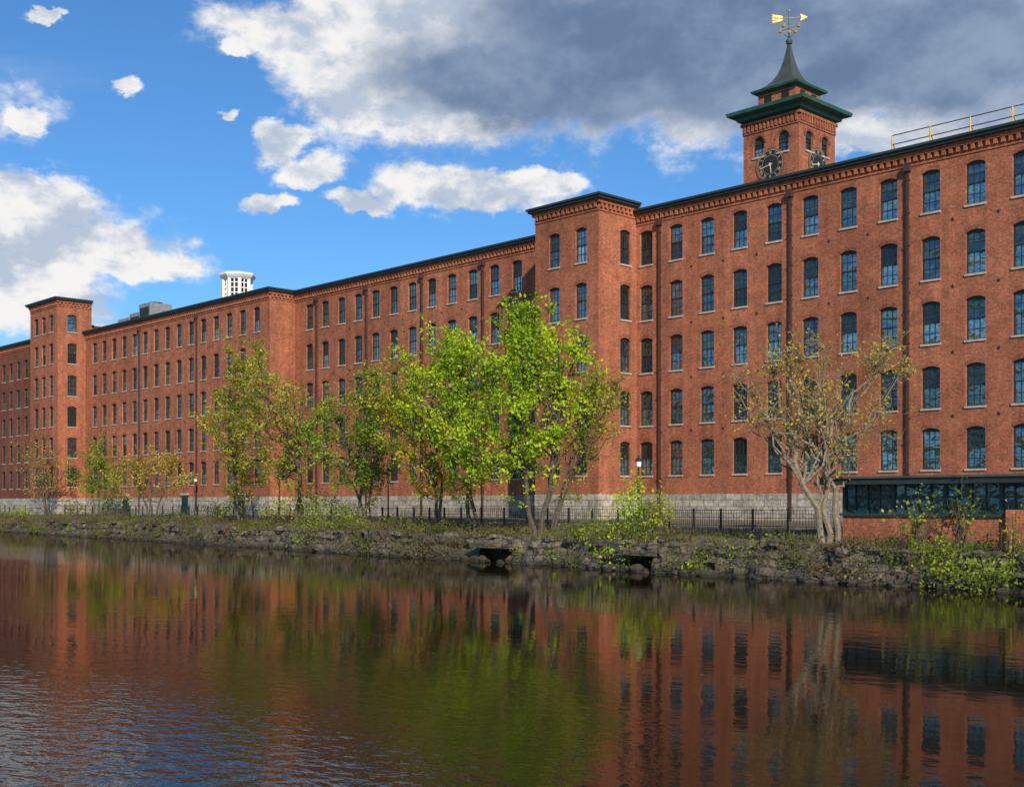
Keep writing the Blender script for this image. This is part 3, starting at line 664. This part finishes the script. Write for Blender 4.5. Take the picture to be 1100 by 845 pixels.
# ------------------------------------------------------------ world
SD=Vector((.78,-.46,.50)).normalized()
w=bpy.data.worlds.new('World'); scene.world=w; w.use_nodes=True; nt=w.node_tree; L=nt.links.new
bg=nt.nodes['Background']; bg.inputs['Strength'].default_value=.10
sky=N(nt,'ShaderNodeTexSky'); sky.sky_type='NISHITA'; sky.sun_disc=False
sky.sun_elevation=math.asin(SD.z); sky.sun_rotation=math.atan2(SD.x,SD.y); sky.air_density=1.0; sky.dust_density=.5; sky.ozone_density=2.5
tc=N(nt,'ShaderNodeTexCoord')
def M(op,a,b=None,c=None):
    n=N(nt,'ShaderNodeMath',operation=op)
    for i,v in enumerate((a,b,c)):
        if v is None: continue
        if isinstance(v,(int,float)): n.inputs[i].default_value=v
        else: L(v,n.inputs[i])
    return n.outputs[0]
def VM(op,a,b=None,s=None):
    n=N(nt,'ShaderNodeVectorMath',operation=op)
    for i,v in enumerate((a,b)):
        if v is None: continue
        if isinstance(v,tuple): n.inputs[i].default_value=v
        else: L(v,n.inputs[i])
    if s is not None: n.inputs['Scale'].default_value=s
    return n
dirv=tc.outputs['Generated']
fx=VM('DOT_PRODUCT',dirv,(CR[0],CR[1],0)).outputs['Value']; fy=VM('DOT_PRODUCT',dirv,(CF[0],CF[1],0)).outputs['Value']
sp=N(nt,'ShaderNodeSeparateXYZ'); L(dirv,sp.inputs[0])
Az=M('ARCTAN2',fx,fy); hl=M('SQRT',M('ADD',M('MULTIPLY',fx,fx),M('MULTIPLY',fy,fy))); El=M('DIVIDE',sp.outputs[2],M('MAXIMUM',hl,.001))
cb=N(nt,'ShaderNodeCombineXYZ'); L(Az,cb.inputs[0]); L(El,cb.inputs[1])
def noise3(scale,detail,rough,off=(0,0,0),stretch=(1,1,1.6)):
    mp=N(nt,'ShaderNodeMapping'); mp.inputs['Scale'].default_value=stretch; mp.inputs['Location'].default_value=off; L(dirv,mp.inputs['Vector'])
    n=N(nt,'ShaderNodeTexNoise'); n.inputs['Scale'].default_value=scale; n.inputs['Detail'].default_value=detail; n.inputs['Roughness'].default_value=rough; L(mp.outputs[0],n.inputs['Vector']); return n
wn=noise3(10,8,.62)
wv_=VM('SCALE',VM('SUBTRACT',wn.outputs['Color'],(.5,.5,.5)).outputs[0],None,.075).outputs[0]
V2=VM('ADD',cb.outputs[0],wv_).outputs[0]
def field(bl,sm=.25):
    out=None
    for (px,py,rx,ry) in bl:
        t=(px-550)/F; a=math.atan(t); e=(HOR-py)/F*math.cos(a)
        d=VM('SUBTRACT',V2,(a,e,0)).outputs[0]; m_=VM('MULTIPLY',d,(F/rx,F/ry,0)).outputs[0]
        v=M('SUBTRACT',1.0,VM('LENGTH',m_).outputs['Value'])
        out=v if out is None else M('SMOOTH_MAX',out,v,sm)
    return M('MAXIMUM',out,-2.0)
body=field([(640,40,380,112),(480,85,190,78),(850,55,320,118),(1080,40,280,112),(345,35,125,45),(410,120,90,45),(303,155,32,26),(338,190,42,18),(290,222,38,13),(505,200,115,28),(400,216,46,12),(578,188,62,16),(760,20,400,90),(980,145,170,22),
  (30,215,90,38),(60,265,130,48),(135,290,80,22),(10,320,130,55),(133,98,18,14),(12,125,28,16),(38,17,20,8),(243,122,12,8),(245,54,20,12),(1300,200,200,60),(-300,100,250,80),(300,-700,700,200),(1500,-100,400,150)],.15)
dark=field([(680,85,290,64),(840,50,360,90),(540,95,150,42),(1020,60,300,70),(760,10,300,60),(1400,100,300,100),(200,-700,350,120)],.4)
n1=noise3(15,14,.62).outputs['Fac']; n2=noise3(15,14,.62,off=(SD.x*-.010,SD.y*-.010,-.035)).outputs['Fac']
n3=noise3(3.5,5,.5,off=(3,1,2)).outputs['Fac']
core=M('MAXIMUM',body,0.0)
dens=M('ADD',M('ADD',body,M('MULTIPLY',core,1.2)),M('MULTIPLY',M('SUBTRACT',n1,.5),2.9))
def MR(v,a,b,c=0.,d=1.,smooth=True):
    n=N(nt,'ShaderNodeMapRange'); 
    if smooth: n.interpolation_type='SMOOTHSTEP'
    L(v,n.inputs['Value']); n.inputs['From Min'].default_value=a; n.inputs['From Max'].default_value=b; n.inputs['To Min'].default_value=c; n.inputs['To Max'].default_value=d; return n.outputs[0]
mask=MR(dens,-.12,.72)
dk=MR(M('ADD',dark,M('MULTIPLY',M('SUBTRACT',n1,.5),1.1)),-.18,.45)
lit=MR(M('SUBTRACT',n1,n2),-.14,.12,.0,1.)
litg=MR(M('ADD',M('MULTIPLY',M('SUBTRACT',n1,n2),.7),M('MULTIPLY',M('SUBTRACT',n3,.5),.9)),-.22,.22,.0,1.)
def mix(f,a,b):
    n=N(nt,'ShaderNodeMixRGB')
    for i,v in ((0,f),(1,a),(2,b)):
        if isinstance(v,(tuple,float)): n.inputs[i].default_value=v
        else: L(v,n.inputs[i])
    return n.outputs[0]
white=mix(lit,(4.8,5.6,6.9,1),(9.2,9.1,9.0,1)); grey=mix(litg,(1.4,2.1,3.5,1),(2.8,3.7,5.2,1))
cc=mix(dk,white,grey)
skc=VM('MULTIPLY',sky.outputs[0],(.55,.98,1.36)).outputs[0]
ci=noise3(2.2,9,.6,off=(5,2,1),stretch=(1,1,5)).outputs['Fac']; cim=MR(ci,.48,.75,0,.40)
sk2=mix(cim,skc,(6.0,6.8,8.0,1))
fin=mix(mask,sk2,cc)
L(fin,bg.inputs['Color'])
sun=bpy.data.lights.new('sun','SUN'); sun.energy=5.0; sun.angle=math.radians(.5); sun.color=(1,.89,.72)
so=bpy.data.objects.new('sun',sun); COL.objects.link(so); so.rotation_euler=SD.to_track_quat('Z','Y').to_euler()
cam=bpy.data.cameras.new('camera'); co=bpy.data.objects.new('camera',cam); COL.objects.link(co)
co.location=(0,0,EYE); cam.sensor_width=36; cam.lens=36*F/1100; cam.clip_end=5000
co.rotation_euler=(math.pi/2,0,math.atan2(-CF[0],CF[1]))
cam.shift_y=(HOR-422.5)/1100
scene.camera=co
scene.view_settings.view_transform='Standard'; scene.view_settings.look='None'; scene.view_settings.exposure=0
